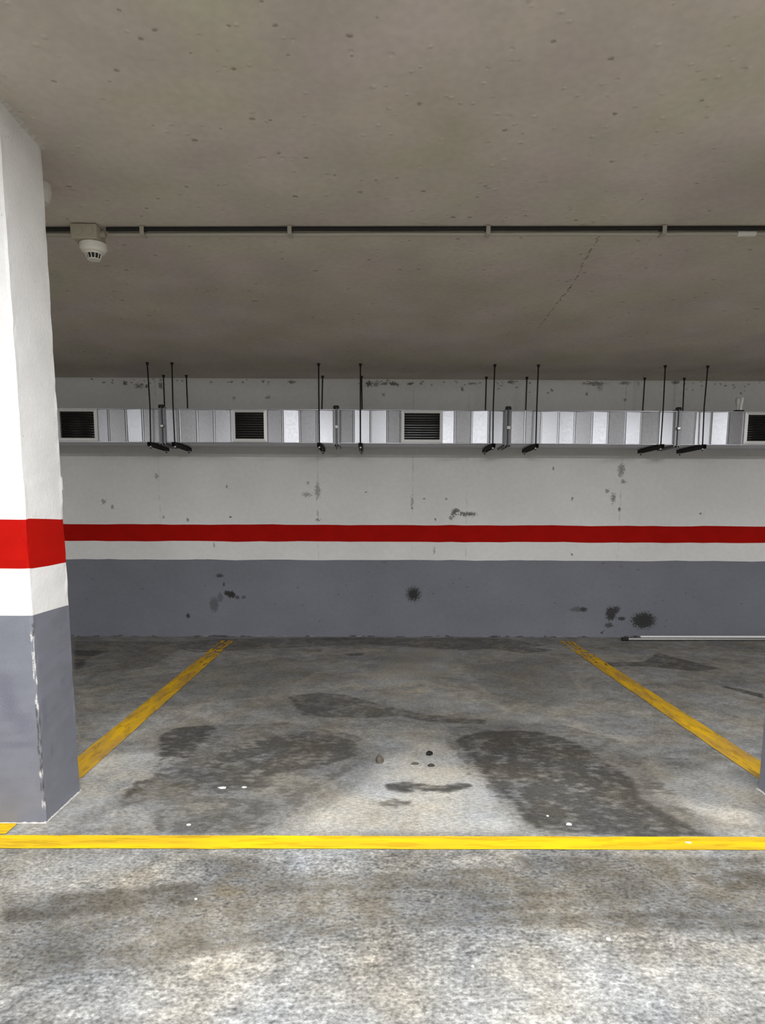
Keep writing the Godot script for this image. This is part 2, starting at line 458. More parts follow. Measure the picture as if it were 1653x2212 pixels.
func floor_texture() -> Image:
	var w := 2048
	var h := 1536
	var dark := stain_mask(DARK_STAINS, w, h, 320)
	var pale := stain_mask(PALE_SCUFFS, w, h, 96)
	var tan_ := stain_mask(TAN_STAINS, w, h, 110)
	var cloud := layer(w, h, 0.006, 4, 3)
	var patch := layer(w, h, 0.022, 5, 9)
	var blotch := layer(w, h, 0.06, 4, 14)
	var streak := layer(w, h, 0.11, 3, 12, 3, 1)
	var grain := layer(w, h, 0.24, 3, 17)
	var hue := layer(w, h, 0.009, 3, 23)
	var d := PackedByteArray()
	d.resize(w * h * 3)
	var o := 0
	var i := 0
	for y in h:
		var z := WALL_Z + 6.0 * y / h
		var aisle := clampf((z + 2.5) * 5.0, 0.0, 1.0)      # tyres run along x out here
		var sw := 0.10 + 0.22 * aisle
		var gw := 0.20 + 0.12 * aisle
		for x in w:
			var n := patch[i] / 255.0 - 0.5
			var q := blotch[i] / 255.0 - 0.5
			var g := grain[i] / 255.0 - 0.5
			var s := streak[i] / 255.0 - 0.5
			var mix := n * 1.1 + q * 0.9 + s * 0.6 + g * 0.5
			var dk := dark[i] / 255.0
			if dk > 0.02:
				dk = (0.18 + 0.82 * dk) * (0.55 * smoothstep(0.14, 0.42, dk * 0.75 + mix * 1.0) + 0.45 * smoothstep(0.3, 0.8, dk * 0.7 + mix * 1.25))
			var pl := pale[i] / 255.0
			if pl > 0.02:
				pl *= smoothstep(0.16, 0.75, pl * 0.75 - mix * 0.9)
			var f := 1.05 - 0.08 * aisle + (cloud[i] / 255.0 - 0.5) * 0.30 + n * 0.30 + q * (0.22 + 0.13 * aisle) + s * sw + g * gw
			f -= clampf((-g - 0.09) * 6.0, 0.0, 1.0) * (0.05 + 0.13 * aisle + 0.12 * dk)     # pores and grit
			f += clampf((g - 0.12) * 6.0, 0.0, 1.0) * (0.03 + 0.10 * aisle)                  # bare aggregate
			f = f * (1.0 - 0.52 * dk) + 0.28 * pl * (1.0 - 0.8 * dk)
			var t := tan_[i] / 255.0 * clampf(0.6 + n * 2.0, 0.0, 1.0)
			var warm := (hue[i] / 255.0 - 0.5) * 0.11 + t * 0.13 + dk * (0.02 + 0.05 * aisle)
			f *= 1.0 + t * 0.06
			d[o] = clampi(int(150.0 * f * (1.0 + warm * 0.6)), 0, 255)
			d[o + 1] = clampi(int(149.0 * f), 0, 255)
			d[o + 2] = clampi(int(145.0 * f * (1.0 - warm)), 0, 255)
			o += 3
			i += 1
	return rgb_image(w, h, d)


func wall_u(x: float) -> float:
	return (x + 4.5) / 10.0


func make_materials() -> void:
	var m: StandardMaterial3D
	# fine grit shared by several surfaces, multiplied over their colour
	var gw := 1024
	var a := tileable(gw, 0.05, 4, 31)
	var b := tileable(gw, 0.2, 2, 37)
	var g := PackedByteArray()
	g.resize(gw * gw * 3)
	var bump := PackedByteArray()
	bump.resize(gw * gw)
	for i in gw * gw:
		var v := clampf(0.86 + (a[i] / 255.0 - 0.5) * 0.30 + (b[i] / 255.0 - 0.5) * 0.34, 0.0, 1.0)
		g[i * 3] = int(v * 255.0)
		g[i * 3 + 1] = int(v * 254.0)
		g[i * 3 + 2] = int(v * 251.0)
		bump[i] = (a[i] + b[i]) >> 1
	var grit := texture(rgb_image(gw, gw, g))
	var relief := texture(Image.create_from_data(gw, gw, false, Image.FORMAT_L8, bump))

	m = StandardMaterial3D.new()
	m.albedo_texture = texture(floor_texture())
	m.roughness = 0.72
	m.detail_enabled = true
	m.detail_blend_mode = BaseMaterial3D.BLEND_MODE_MUL
	m.detail_uv_layer = BaseMaterial3D.DETAIL_UV_2
	m.detail_albedo = grit
	mats.floor = m

	# ceiling: rough painted slab with pits, nibs and a crack
	var cw := 1536
	var ch := 960
	var d := paint_ground(cw, ch, Color8(197, 189, 178), 0.17, 51, 0.008)
	var tinge := layer(cw, ch, 0.007, 3, 54)     # faint olive and mauve patches in the old distemper
	for i in cw * ch:
		var q := (tinge[i] - 128) / 14
		d[i * 3] = clampi(d[i * 3] + q / 2, 0, 255)
		d[i * 3 + 2] = clampi(d[i * 3 + 2] + q, 0, 255)
	var pits := PackedByteArray()
	var soft := layer(cw, ch, 0.03, 3, 58)
	pits.resize(cw * ch)
	for i in cw * ch:
		pits[i] = 110 + (soft[i] >> 3)
	for k in 2600:
		var px := rng.randf() * cw
		var py := rng.randf() * ch
		var r := rng.randf_range(0.9, 2.6)
		var up := rng.randf() < 0.5
		for y in range(maxi(0, int(py - r - 1)), mini(ch, int(py + r + 2))):
			for x in range(maxi(0, int(px - r - 1)), mini(cw, int(px + r + 2))):
				var e := clampf(1.0 - Vector2(x - px, y - py).length() / r, 0.0, 1.0)
				pits[y * cw + x] = clampi(pits[y * cw + x] + int(e * (90.0 if up else -90.0)), 0, 255)
		if rng.randf() < 0.5:
			blot(d, cw, ch, px, py, r * 0.8, r * 0.6, 0.5, Color8(212, 206, 194) if up else Color8(112, 104, 90))
	var crack := [[1.078, -3.684], [1.098, -3.984], [1.131, -4.400], [1.126, -4.561], [1.124, -4.779], [1.123, -5.233]]
	for k in crack.size() - 1:
		for j in 14:
			if rng.randf() < 0.4:
				continue
			var q := j / 14.0
			var x: float = lerpf(crack[k][0], crack[k + 1][0], q) + rng.randf_range(-0.006, 0.006)
			var z: float = lerpf(crack[k][1], crack[k + 1][1], q)
			blot(d, cw, ch, (x + 4.0) / 8.0 * cw, (z - WALL_Z) / 5.0 * ch, 0.9, 2.2, 0.5, Color8(84, 76, 64))
	m = StandardMaterial3D.new()
	m.albedo_texture = texture(rgb_image(cw, ch, d))
	m.roughness = 0.85
	m.heightmap_enabled = true
	m.heightmap_texture = texture(Image.create_from_data(cw, ch, false, Image.FORMAT_L8, pits))
	m.heightmap_scale = 1.6
	mats.ceiling = m

	# far wall: white paint above, with specks, mould under the slab and faint formwork seams
	var ww := 2048
	var wh := 384
	var y0 := 0.739
	var y1 := 2.42
	d = paint_ground(ww, wh, WHITE_PAINT, 0.08, 61, 0.006)
	for seam in [-2.02, -0.54, 0.35, 0.86, 2.31]:
		for k in 60:
			blot(d, ww, wh, wall_u(seam + rng.randf_range(-0.004, 0.004)) * ww, rng.randf() * wh, 1.0, rng.randf_range(2.0, 9.0), 0.06, Color8(120, 117, 110))
	for s in WALL_SPECKS:
		blot(d, ww, wh, wall_u(s[0]) * ww, (y1 - s[1]) / (y1 - y0) * wh, maxf(1.2, s[2] * ww / 10.0), maxf(1.2, s[3] * wh / (y1 - y0)), s[4], Color8(84, 80, 72), 1.1)
	for k in 130:   # mould specks in the angle under the slab
		var x := rng.randf_range(-3.2, 4.0)
		if sin(x * 2.3) + sin(x * 5.1 + 1.0) < -0.2:
			continue
		blot(d, ww, wh, wall_u(x) * ww, (y1 - 2.39 + absf(rng.randfn(0.0, 0.035))) / (y1 - y0) * wh, rng.randf_range(0.8, 3.0), rng.randf_range(0.8, 2.0), 0.45, Color8(66, 62, 50), 1.0)
	m = StandardMaterial3D.new()
	m.albedo_texture = texture(rgb_image(ww, wh, d))
	m.roughness = 0.7
	mats.wall_white = m

	# far wall: grey dado with soot from exhausts
	wh = 192
	d = paint_ground(ww, wh, GREY_PAINT, 0.13, 71, 0.006)
	for s in SOOT_MARKS:
		blot(d, ww, wh, wall_u(s[0]) * ww, (0.739 - s[1]) / 0.739 * wh, maxf(1.3, s[2] * ww / 10.0), maxf(1.3, s[3] * wh / 0.739), s[4], Color8(22, 21, 19), 0.55)
	for k in 50:
		blot(d, ww, wh, wall_u(rng.randf_range(-3.2, 4.0)) * ww, rng.randf() * wh, rng.randf_range(1.0, 2.2), rng.randf_range(1.0, 2.0), 0.35, Color8(40, 40, 40), 1.0)
	for k in 90:   # scraped and dirty foot of the wall
		var pale := rng.randf() < 0.3
		blot(d, ww, wh, wall_u(rng.randf_range(-3.2, 4.0)) * ww, wh - rng.randf_range(0.0, 3.0), rng.randf_range(2.0, 9.0), rng.randf_range(0.8, 1.8), 0.7, Color8(150, 148, 142) if pale else Color8(34, 33, 30), 1.0)
	m = StandardMaterial3D.new()
	m.albedo_texture = texture(rgb_image(ww, wh, d))
	m.roughness = 0.6
	mats.wall_grey = m

	m = StandardMaterial3D.new()
	m.albedo_texture = texture(rgb_image(256, 256, paint_ground(256, 256, RED_PAINT, 0.12, 81, 0.02)))
	m.uv1_triplanar = true
	m.uv1_world_triplanar = true
	m.roughness = 0.7
	m.metallic_specular = 0.2
	mats.red = m


	# pillars
	var pw := 768
	var ph := 768
	d = paint_ground(pw, ph, WHITE_PAINT, 0.08, 91, 0.008)
	for k in 90:
		blot(d, pw, ph, rng.randf() * pw, rng.randf() * ph, rng.randf_range(0.8, 2.0), rng.randf_range(0.8, 2.2), 0.35, Color8(140, 138, 130), 1.0)
	m = StandardMaterial3D.new()
	m.albedo_texture = texture(rgb_image(pw, ph, d))
	m.roughness = 0.6
	m.heightmap_enabled = true
	m.heightmap_texture = relief
	m.heightmap_scale = 0.12
	mats.pillar_white = m

	d = paint_ground(pw, ph, GREY_PAINT, 0.13, 95, 0.01)
	var corner := 0.68 / 1.36 * pw
	for k in 70:
		blot(d, pw, ph, rng.randf() * pw, rng.randf() * ph, rng.randf_range(1.0, 3.0), rng.randf_range(1.0, 3.0), 0.35, Color8(84, 84, 92), 1.0)
	for s in [[-0.12, 0.52, 0.03, 0.07], [-0.10, 0.45, 0.025, 0.05], [-0.06, 0.38, 0.03, 0.04], [0.05, 0.42, 0.02, 0.05], [-0.09, 0.31, 0.06, 0.012], [0.09, 0.26, 0.01, 0.03], [0.22, 0.5, 0.02, 0.015]]:
		blot(d, pw, ph, corner + s[0] / 1.36 * pw, (0.8 - s[1]) / 0.8 * ph, s[2] / 1.36 * pw, s[3] / 0.8 * ph, 0.4, Color8(96, 96, 112), 1.6)
	for s in [[0.703, 0.028, 1], [0.660, 0.02, 1], [0.60, 0.035, 1], [0.56, 0.02, 1], [0.494, 0.012, 1], [0.459, 0.018, 1], [0.42, 0.03, 0], [0.379, 0.03, 0], [0.34, 0.02, 0], [0.30, 0.02, 0], [0.253, 0.018, 0], [0.22, 0.02, 0], [0.19, 0.016, 1], [0.15, 0.03, 0], [0.10, 0.03, 0], [0.06, 0.02, 1], [0.75, 0.02, 0]]:
		for k in 3:
			var white: bool = s[2] == 1
			blot(d, pw, ph, corner + rng.randf_range(-6.0, 4.0), (0.8 - s[0] + rng.randf_range(-0.02, 0.02)) / 0.8 * ph, rng.randf_range(1.2, 3.2), s[1] / 0.8 * ph * rng.randf_range(0.4, 0.9), 0.85, Color8(206, 204, 200) if white else Color8(74, 72, 74), 1.0)
	m = StandardMaterial3D.new()
	m.albedo_texture = texture(rgb_image(pw, ph, d))
	m.roughness = 0.5
	mats.pillar_grey = m

	m = StandardMaterial3D.new()
	m.albedo_color = Color8(190, 187, 180)
	m.roughness = 0.9
	mats.plaster = m
	mats.bare_concrete = plain(Color8(128, 126, 122), 0.9, 0.0)

	# worn yellow road paint
	var lw := 1024
	var lh := 64
	for v in 2:
		var wear := layer(lw, lh, 0.045, 4, 101 + v, 2, 1)
		var dirt := layer(lw, lh, 0.02, 4, 111 + v, 3, 1)
		var px := PackedByteArray()
		px.resize(lw * lh * 4)
		for i in lw * lh:
			var x := i % lw
			var y := i / lw
			var edge := minf(y, lh - 1 - y) / 7.0
			var gone := 0.0
			if v == 1:   # a side line: the far end is trodden thin
				gone = clampf((x / float(lw) - 0.58) * 1.5, 0.0, 0.42)
			var keep := wear[i] / 255.0 - gone * 1.35 + minf(edge, 1.0) * 0.2 > 0.13
			var k := (0.86 - 0.06 * v) + (dirt[i] / 255.0) * (0.22 + 0.06 * v) - (0.10 if wear[i] < 92 else 0.0)
			px[i * 4] = clampi(int((224 - v * 14) * k), 0, 255)
			px[i * 4 + 1] = clampi(int((182 - v * 16) * k), 0, 255)
			px[i * 4 + 2] = clampi(int(20 * k + (1.0 - dirt[i] / 255.0) * (24.0 + 34.0 * v)), 0, 255)
			px[i * 4 + 3] = 255 if keep else 0
		m = StandardMaterial3D.new()
		m.albedo_texture = texture(Image.create_from_data(lw, lh, false, Image.FORMAT_RGBA8, px))
		m.transparency = BaseMaterial3D.TRANSPARENCY_ALPHA_SCISSOR
		m.alpha_scissor_threshold = 0.5
		m.roughness = 0.75
		m.metallic_specular = 0.25
		m.texture_repeat = false
		mats["line%d" % v] = m

	# galvanised sheet
	var sw := 512
	var sp := tileable(sw, 0.035, 3, 121)
	var sq := tileable(sw, 0.12, 2, 127)
	var rough := PackedByteArray()
	rough.resize(sw * sw)
	var tint := PackedByteArray()
	tint.resize(sw * sw * 3)
	for i in sw * sw:
		rough[i] = clampi(76 + (sp[i] >> 4) + (sq[i] >> 5), 0, 255)
		var v := 168 + (sp[i] >> 4) + (sq[i] >> 5)
		tint[i * 3] = v
		tint[i * 3 + 1] = v + 1
		tint[i * 3 + 2] = v + 5
	m = StandardMaterial3D.new()
	m.albedo_texture = texture(rgb_image(sw, sw, tint))
	m.metallic = 0.9
	m.roughness = 1.0
	m.roughness_texture = texture(Image.create_from_data(sw, sw, false, Image.FORMAT_L8, rough))
	m.roughness_texture_channel = BaseMaterial3D.TEXTURE_CHANNEL_RED
	m.uv1_triplanar = true
	m.uv1_world_triplanar = true
	m.uv1_scale = Vector3(1.6, 1.6, 1.6)
	mats.zinc = m

	mats.frame = plain(Color8(222, 221, 219), 0.4, 0.25)
	mats.slat = plain(Color8(50, 49, 44), 0.6, 0.2)
	mats.rod = plain(Color8(36, 34, 30), 0.6, 0.5)
	mats.strut = plain(Color8(30, 29, 27), 0.7, 0.3)
	mats.nut = plain(Color8(190, 190, 188), 0.35, 0.8)
	mats.flange = plain(Color8(128, 128, 130), 0.4, 0.7)
	mats.dark_metal = plain(Color8(40, 39, 38), 0.6, 0.3)
	mats.pvc = plain(Color8(168, 164, 150), 0.5, 0.0)
	mats.pvc_pale = plain(Color8(214, 211, 203), 0.5, 0.0)
	mats.cable = plain(Color8(20, 20, 18), 0.7, 0.0)
	mats.plastic = plain(Color8(226, 222, 212), 0.4, 0.0)
	mats.box_plastic = plain(Color8(172, 166, 148), 0.55, 0.0)
	mats.black = plain(Color8(16, 16, 15), 0.6, 0.0)
	mats.white = plain(Color8(240, 240, 238), 0.35, 0.0)
	mats.steel = plain(Color8(150, 150, 148), 0.35, 0.8)
	mats.chip = plain(Color8(52, 50, 46), 0.8, 0.0)
	mats.chip_brown = plain(Color8(92, 86, 76), 0.85, 0.0)
	mats.scrap = plain(Color8(232, 230, 222), 0.8, 0.0)
	mats.smoked = plain(Color8(206, 204, 199), 0.3, 0.0)


func plain(c: Color, rough: float, metal: float) -> StandardMaterial3D:
	var m := StandardMaterial3D.new()
	m.albedo_color = c
	m.roughness = rough
	m.metallic = metal
	return m


# ---------------------------------------------------------------- the room

func slab(called: String, lo: Vector3, hi: Vector3, m: Material) -> MeshInstance3D:
	var st := begin()
	bevel_box(st, (lo + hi) * 0.5, hi - lo, 0.001)
	var o := part(st, called, m)
	structure(o)
	return o


func build_shell() -> void:
	var x0: float = ROOM[0]
	var x1: float = ROOM[1]
	var z1: float = ROOM[2]
	# floor slab, its top mapped 8 m by 6 m to the stained concrete
	var st := begin()
	var uv := func(p: Vector3) -> Vector2: return Vector2((p.x + 4.0) / 8.0, (p.z - WALL_Z) / 6.0)
	var c := [Vector3(x0, 0, WALL_Z - 0.2), Vector3(x1, 0, WALL_Z - 0.2), Vector3(x1, 0, z1), Vector3(x0, 0, z1)]
	for t in [[0, 1, 2], [0, 2, 3]]:
		for k in [t[0], t[1], t[2]]:
			st.set_normal(Vector3.UP)
			st.set_uv(uv.call(c[k]))
			st.set_uv2(Vector2(c[k].x * 0.62 + c[k].z * 0.05, c[k].z * 1.4))
			st.add_vertex(c[k])
	var down := Vector3(0, -0.2, 0)
	for k in 4:
		var p: Vector3 = c[k]
		var q: Vector3 = c[(k + 1) % 4]
		quad(st, p, q, q + down, p + down, (p + q) * 0.5 - Vector3(0, 0, z1 * 0.5))
	quad(st, c[0] + down, c[1] + down, c[2] + down, c[3] + down, Vector3.DOWN)
	structure(part(st, "floor", mats.floor))

	# ceiling slab
	st = begin()
	var cuv := func(p: Vector3) -> Vector2: return Vector2((p.x + 4.0) / 8.0, (p.z - WALL_Z) / 5.0)
	var b := []
	for p in c:
		b.append(Vector3(p.x, ceiling_at(p.z), p.z))
	quad(st, b[0], b[1], b[2], b[3], Vector3.DOWN, cuv.call(b[0]), cuv.call(b[1]), cuv.call(b[2]), cuv.call(b[3]))
	var up := Vector3(0, 0.25, 0)
	for k in 4:
		var p: Vector3 = b[k]
		var q: Vector3 = b[(k + 1) % 4]
		quad(st, p, q, q + up, p + up, (p + q) * 0.5 - Vector3(0, 2.5, z1 * 0.5))
	quad(st, b[0] + up, b[1] + up, b[2] + up, b[3] + up, Vector3.UP)
	structure(part(st, "ceiling", mats.ceiling))

	# far wall: a concrete core faced with four coats of paint, their edges cut in by hand
	var wall := structure(Node3D.new())
	wall.name = "wall_back"
	add_child(wall)
	var heights := [0.0, 0.739, 0.9125, 1.0705, CEILING_AT_WALL]
	var coats := [["grey_dado", mats.wall_grey, 0.0, 0.739], ["white_band", mats.wall_white, 0.739, 2.42], ["red_stripe", mats.red, 0.0, 1.0], ["white_upper_wall", mats.wall_white, 0.739, 2.42]]
	var wob := noise(1.3, 3, 7)
	var steps := 150
	for k in 4:
		st = begin()
		var lo: float = heights[k]
		var hi: float = heights[k + 1]
		var v0: float = coats[k][2]
		var v1: float = coats[k][3]
		var old := []
		for j in steps + 1:
			var x := lerpf(x0, x1, j / float(steps))
			var ya := lo + (wob.get_noise_2d(x * 2.0, k * 40.0) * 0.007 if k > 0 else 0.0)
			var yb := hi + (wob.get_noise_2d(x * 2.0, (k + 1) * 40.0) * 0.007 if k < 3 else 0.02)
			var pa := Vector3(x, ya, WALL_Z)
			var pb := Vector3(x, yb, WALL_Z)
			var now := [pa, pb, Vector2(wall_u(x), (v1 - ya) / (v1 - v0)), Vector2(wall_u(x), (v1 - yb) / (v1 - v0))]
			if j > 0:
				quad(st, old[0], now[0], now[1], old[1], Vector3.BACK, old[2], now[2], now[3], old[3])
			old = now
		part(st, coats[k][0], coats[k][1], wall)
	st = begin()
	bevel_box(st, Vector3((x0 + x1) * 0.5, 1.3, WALL_Z - 0.103), Vector3(x1 - x0, 2.6, 0.2), 0.001)
	part(st, "core", mats.plaster, wall)

	for s in [["wall_left", Vector3(x0 - 0.2, 0, WALL_Z - 0.2), Vector3(x0, 2.95, z1)], ["wall_right", Vector3(x1, 0, WALL_Z - 0.2), Vector3(x1 + 0.2, 2.95, z1)], ["wall_front", Vector3(x0 - 0.2, 0, z1), Vector3(x1 + 0.2, 2.95, z1 + 0.2)]]:
		slab(s[0], s[1], s[2], mats.bare_concrete)


# ---------------------------------------------------------------- pillars

func pillar_ring(x0: float, x1: float, zf: float, zb: float, y: float, n: FastNoiseLite) -> Array:
	# points round the shaft at height y with the distance run, corners nicked a little
	var pts := []
	var run := 0.0
	var cs := [Vector2(x0, zb), Vector2(x0, zf), Vector2(x1, zf), Vector2(x1, zb)]
	for k in 4:
		var p: Vector2 = cs[k]
		var q: Vector2 = cs[(k + 1) % 4]
		var d := (q - p).normalized()
		var len := p.distance_to(q)
		for e in [0.008, 0.03, len * 0.5, len - 0.03, len - 0.008]:
			var o: Vector2 = p + d * e
			var corner: bool = e < 0.01 or e > len - 0.01
			var push := n.get_noise_3d(o.x * 30.0, y * 9.0, o.y * 30.0) * (0.004 if corner else 0.0022)
			o += Vector2(-d.y, d.x) * push
			pts.append([Vector3(o.x, y, o.y), run + e])
		run += len
	var last: Array = pts[0].duplicate()
	last[1] = run
	pts.append(last)
	return pts


func pillar(label: String, x0: float, x1: float, zf: float, zb: float) -> void:
	var t := thing("concrete_pillar", label, "pillar", Vector3((x0 + x1) * 0.5, 0, (zf + zb) * 0.5), "painted concrete pillars")
	var off := -t.position
	var n := noise(1.0, 3, int(x0 * 100.0))
	var top := ceiling_at(zf)
	var bands := [["grey_base", mats.pillar_grey, 0.0, 0.797, 0.8, 0.8], ["white_band", mats.pillar_white, 0.797, 0.969, 1.5, 1.5], ["red_stripe", mats.red, 0.969, 1.146, 1.0, 1.0], ["white_shaft", mats.pillar_white, 1.146, top, 1.5, 3.0]]
	var edge := noise(2.2, 2, 5)
	for bd in bands:
		var st := begin()
		var y0: float = bd[2]
		var y1: float = bd[3]
		var rows := maxi(3, int((y1 - y0) / 0.035))
		var old := []
		for r in rows + 1:
			var ring := pillar_ring(x0, x1, zf, zb, lerpf(y0, y1, r / float(rows)), n)
			if r == 0 and y0 > 0.0 or r == rows and y1 < top:
				for p in ring:
					p[0].y += edge.get_noise_2d(p[1] * 4.0 if p[1] < 1.35 else 0.0, (y0 if r == 0 else y1) * 30.0) * 0.005
			if r > 0:
				for k in ring.size() - 1:
					var a: Vector3 = old[k][0]
					var b: Vector3 = old[k + 1][0]
					var c: Vector3 = ring[k + 1][0]
					var d: Vector3 = ring[k][0]
					var mid := (a + c) * 0.5
					var out := Vector3(mid.x - (x0 + x1) * 0.5, 0, mid.z - (zf + zb) * 0.5)
					var vs: float = bd[4]
					var f := func(p: Vector3, run: float) -> Vector2: return Vector2(run / 1.36, (vs - p.y) / vs)
					quad(st, a + off, b + off, c + off, d + off, out, f.call(a, old[k][1]), f.call(b, old[k + 1][1]), f.call(c, ring[k + 1][1]), f.call(d, ring[k][1]))
			old = ring
		part(st, bd[0], bd[1], t)
	# beads of plaster where the shaft meets slab and floor
	for e in 2:
		var st := begin()
		var cs := [Vector3(x0, 0, zb), Vector3(x0, 0, zf), Vector3(x1, 0, zf), Vector3(x1, 0, zb)]
		for k in 4:
			var p: Vector3 = cs[k]
			var q: Vector3 = cs[(k + 1) % 4]
			var outw := Vector3((p.x + q.x) * 0.5 - (x0 + x1) * 0.5, 0, (p.z + q.z) * 0.5 - (zf + zb) * 0.5).normalized()
			var m := 26
			var prev := []
			for j in m + 1:
				var o := p.lerp(q, j / float(m))
				var wd := (0.005 if e == 0 else 0.010) + n.get_noise_3d(o.x * 50.0, e * 9.0, o.z * 50.0) * 0.007
				var ht := (0.005 if e == 0 else 0.010) + n.get_noise_3d(o.x * 60.0, e * 9.0 + 4.0, o.z * 60.0) * 0.006
				var corner := (outw * wd) + ((q - p).normalized() * (wd if j == m else (-wd if j == 0 else 0.0)))
				var y := 0.0005 if e == 0 else ceiling_at(o.z)
				var now := [o - outw * 0.004 + Vector3(0, y + (ht if e == 0 else -ht * 1.6), 0), o + corner + Vector3(0, y, 0)]
				if j > 0:
					quad(st, prev[0] + off, now[0] + off, now[1] + off, prev[1] + off, outw + Vector3(0, 1.0 if e == 0 else -1.0, 0))
				prev = now
		part(st, "plaster_bead", mats.plaster, t)


func build_pillars() -> void:
	pillar("white pillar with bright red stripe and grey base, left of the empty bay", -1.603, -1.253, -2.612, -2.940)
	pillar("pillar at the right edge of the picture, only its grey base showing", 1.655, 2.005, -2.622, -2.954)
	# a switch box peeping out behind the left pillar, low on its rear face
	var st := begin()
	bevel_box(st, Vector3(-1.299, 1.285, -2.956), Vector3(0.075, 0.06, 0.03), 0.006)
	tag(part(st, "switch_box", mats.white), "small white switch box behind the left pillar above its red stripe", "switch box")


# ---------------------------------------------------------------- lines on the floor

func line_strip(called: String, label: String, pts: Array, width: float, m: Material) -> void:
	var st := begin()
	var steps := 60
	var n := noise(3.0, 3, int(width * 1000.0))
	var a: Vector3 = pts[0]
	var b: Vector3 = pts[1]
	var side := (b - a).cross(Vector3.UP).normalized()
	var prev := []
	for j in steps + 1:
		var q := j / float(steps)
		var p := a.lerp(b, q)
		var l := p + side * (width * 0.5 + n.get_noise_2d(q * 30.0, 0.0) * 0.004) + Vector3(0, 0.0025, 0)
		var r := p - side * (width * 0.5 + n.get_noise_2d(q * 30.0, 50.0) * 0.004) + Vector3(0, 0.0025, 0)
		if j > 0:
			quad(st, prev[0], l, r, prev[1], Vector3.UP, Vector2(prev[2], 0), Vector2(q, 0), Vector2(q, 1), Vector2(prev[2], 1))
		prev = [l, r, q]
	tag(part(st, called, m), label, "floor line", "yellow parking lines")


func build_lines() -> void:
	line_strip("parking_line", "long bright yellow line across the front of the bay", [Vector3(-3.4, 0, -2.470), Vector3(3.4, 0, -2.412)], 0.104, mats.line0)
	line_strip("parking_line", "yellow side line running from the left pillar to the far wall", [Vector3(-1.372, 0, -2.945), Vector3(-1.372, 0, -6.62)], 0.128, mats.line1)
	line_strip("parking_line", "yellow side line running from the right pillar towards the far wall", [Vector3(1.786, 0, -2.96), Vector3(1.786, 0, -6.62)], 0.13, mats.line1)
	line_strip("parking_line", "short yellow piece between the left pillar and the front line", [Vector3(-1.415, 0, -2.513), Vector3(-1.415, 0, -2.606)], 0.12, mats.line0)
	line_strip("parking_line", "short yellow piece between the right pillar and the front line", [Vector3(1.786, 0, -2.48), Vector3(1.786, 0, -2.616)], 0.12, mats.line0)


# ---------------------------------------------------------------- ventilation duct

func build_duct() -> void:
	var duct := thing("ventilation_duct", "long galvanised ventilation duct hung under the ceiling along the far wall", "duct", Vector3(0, DUCT_LOW, DUCT_FACE))
	var off := -duct.position
	var joints := [-4.75, -3.28, -1.81, -0.33, 1.134, 2.59, 4.06, 5.53]
	var grilles := [[-2.70, -2.36], [-1.218, -0.922], [0.222, 0.577], [3.166, 3.525]]
	for k in joints.size() - 1:
		var a: float = joints[k]
		var b: float = joints[k + 1]
		var st := begin()
		var th := 0.003
		# top, bottom and back sheets
		bevel_box(st, Vector3((a + b) * 0.5, DUCT_HIGH - th * 0.5, (DUCT_FACE + DUCT_BACK) * 0.5 - 0.006) + off, Vector3(b - a - 0.004, th, DUCT_FACE - DUCT_BACK - 0.012), 0.0005)
		bevel_box(st, Vector3((a + b) * 0.5, DUCT_LOW + th * 0.5, (DUCT_FACE + DUCT_BACK) * 0.5 - 0.006) + off, Vector3(b - a - 0.004, th, DUCT_FACE - DUCT_BACK - 0.012), 0.0005)
		bevel_box(st, Vector3((a + b) * 0.5, (DUCT_LOW + DUCT_HIGH) * 0.5, DUCT_BACK + th * 0.5) + off, Vector3(b - a - 0.004, DUCT_HIGH - DUCT_LOW, th), 0.0005)
		# folded lips along the front edges
		bevel_box(st, Vector3((a + b) * 0.5, DUCT_HIGH - 0.006, DUCT_FACE + 0.006) + off, Vector3(b - a - 0.03, 0.009 if k % 2 == 0 else 0.006, 0.012), 0.002)
		bevel_box(st, Vector3((a + b) * 0.5, DUCT_LOW + 0.004, DUCT_FACE + 0.004) + off, Vector3(b - a - 0.03, 0.007, 0.012), 0.002)
		var sec := part(st, "duct_section", mats.zinc, duct)
		# pressed front panels between the joints, each canted a little
		var x := a + 0.012
		var n := 10
		var pitch := (b - a - 0.024) / n
		for j in n:
			var p := x + j * pitch
			var q := p + pitch
			var cut := false
			for g in grilles:
				if p < g[1] - 0.004 and q > g[0] + 0.004:
					if p < g[0] - 0.01 and q > g[0]:
						q = g[0] + 0.005
					elif q > g[1] + 0.01 and p < g[1]:
						p = g[1] - 0.005
					else:
						cut = true
			if not cut:
				panel(sec, p, q, j, off)
	for k in range(1, joints.size() - 1):
		flange(duct, joints[k], off, k)
	for g in grilles:
		grille(duct, g[0], g[1], off)


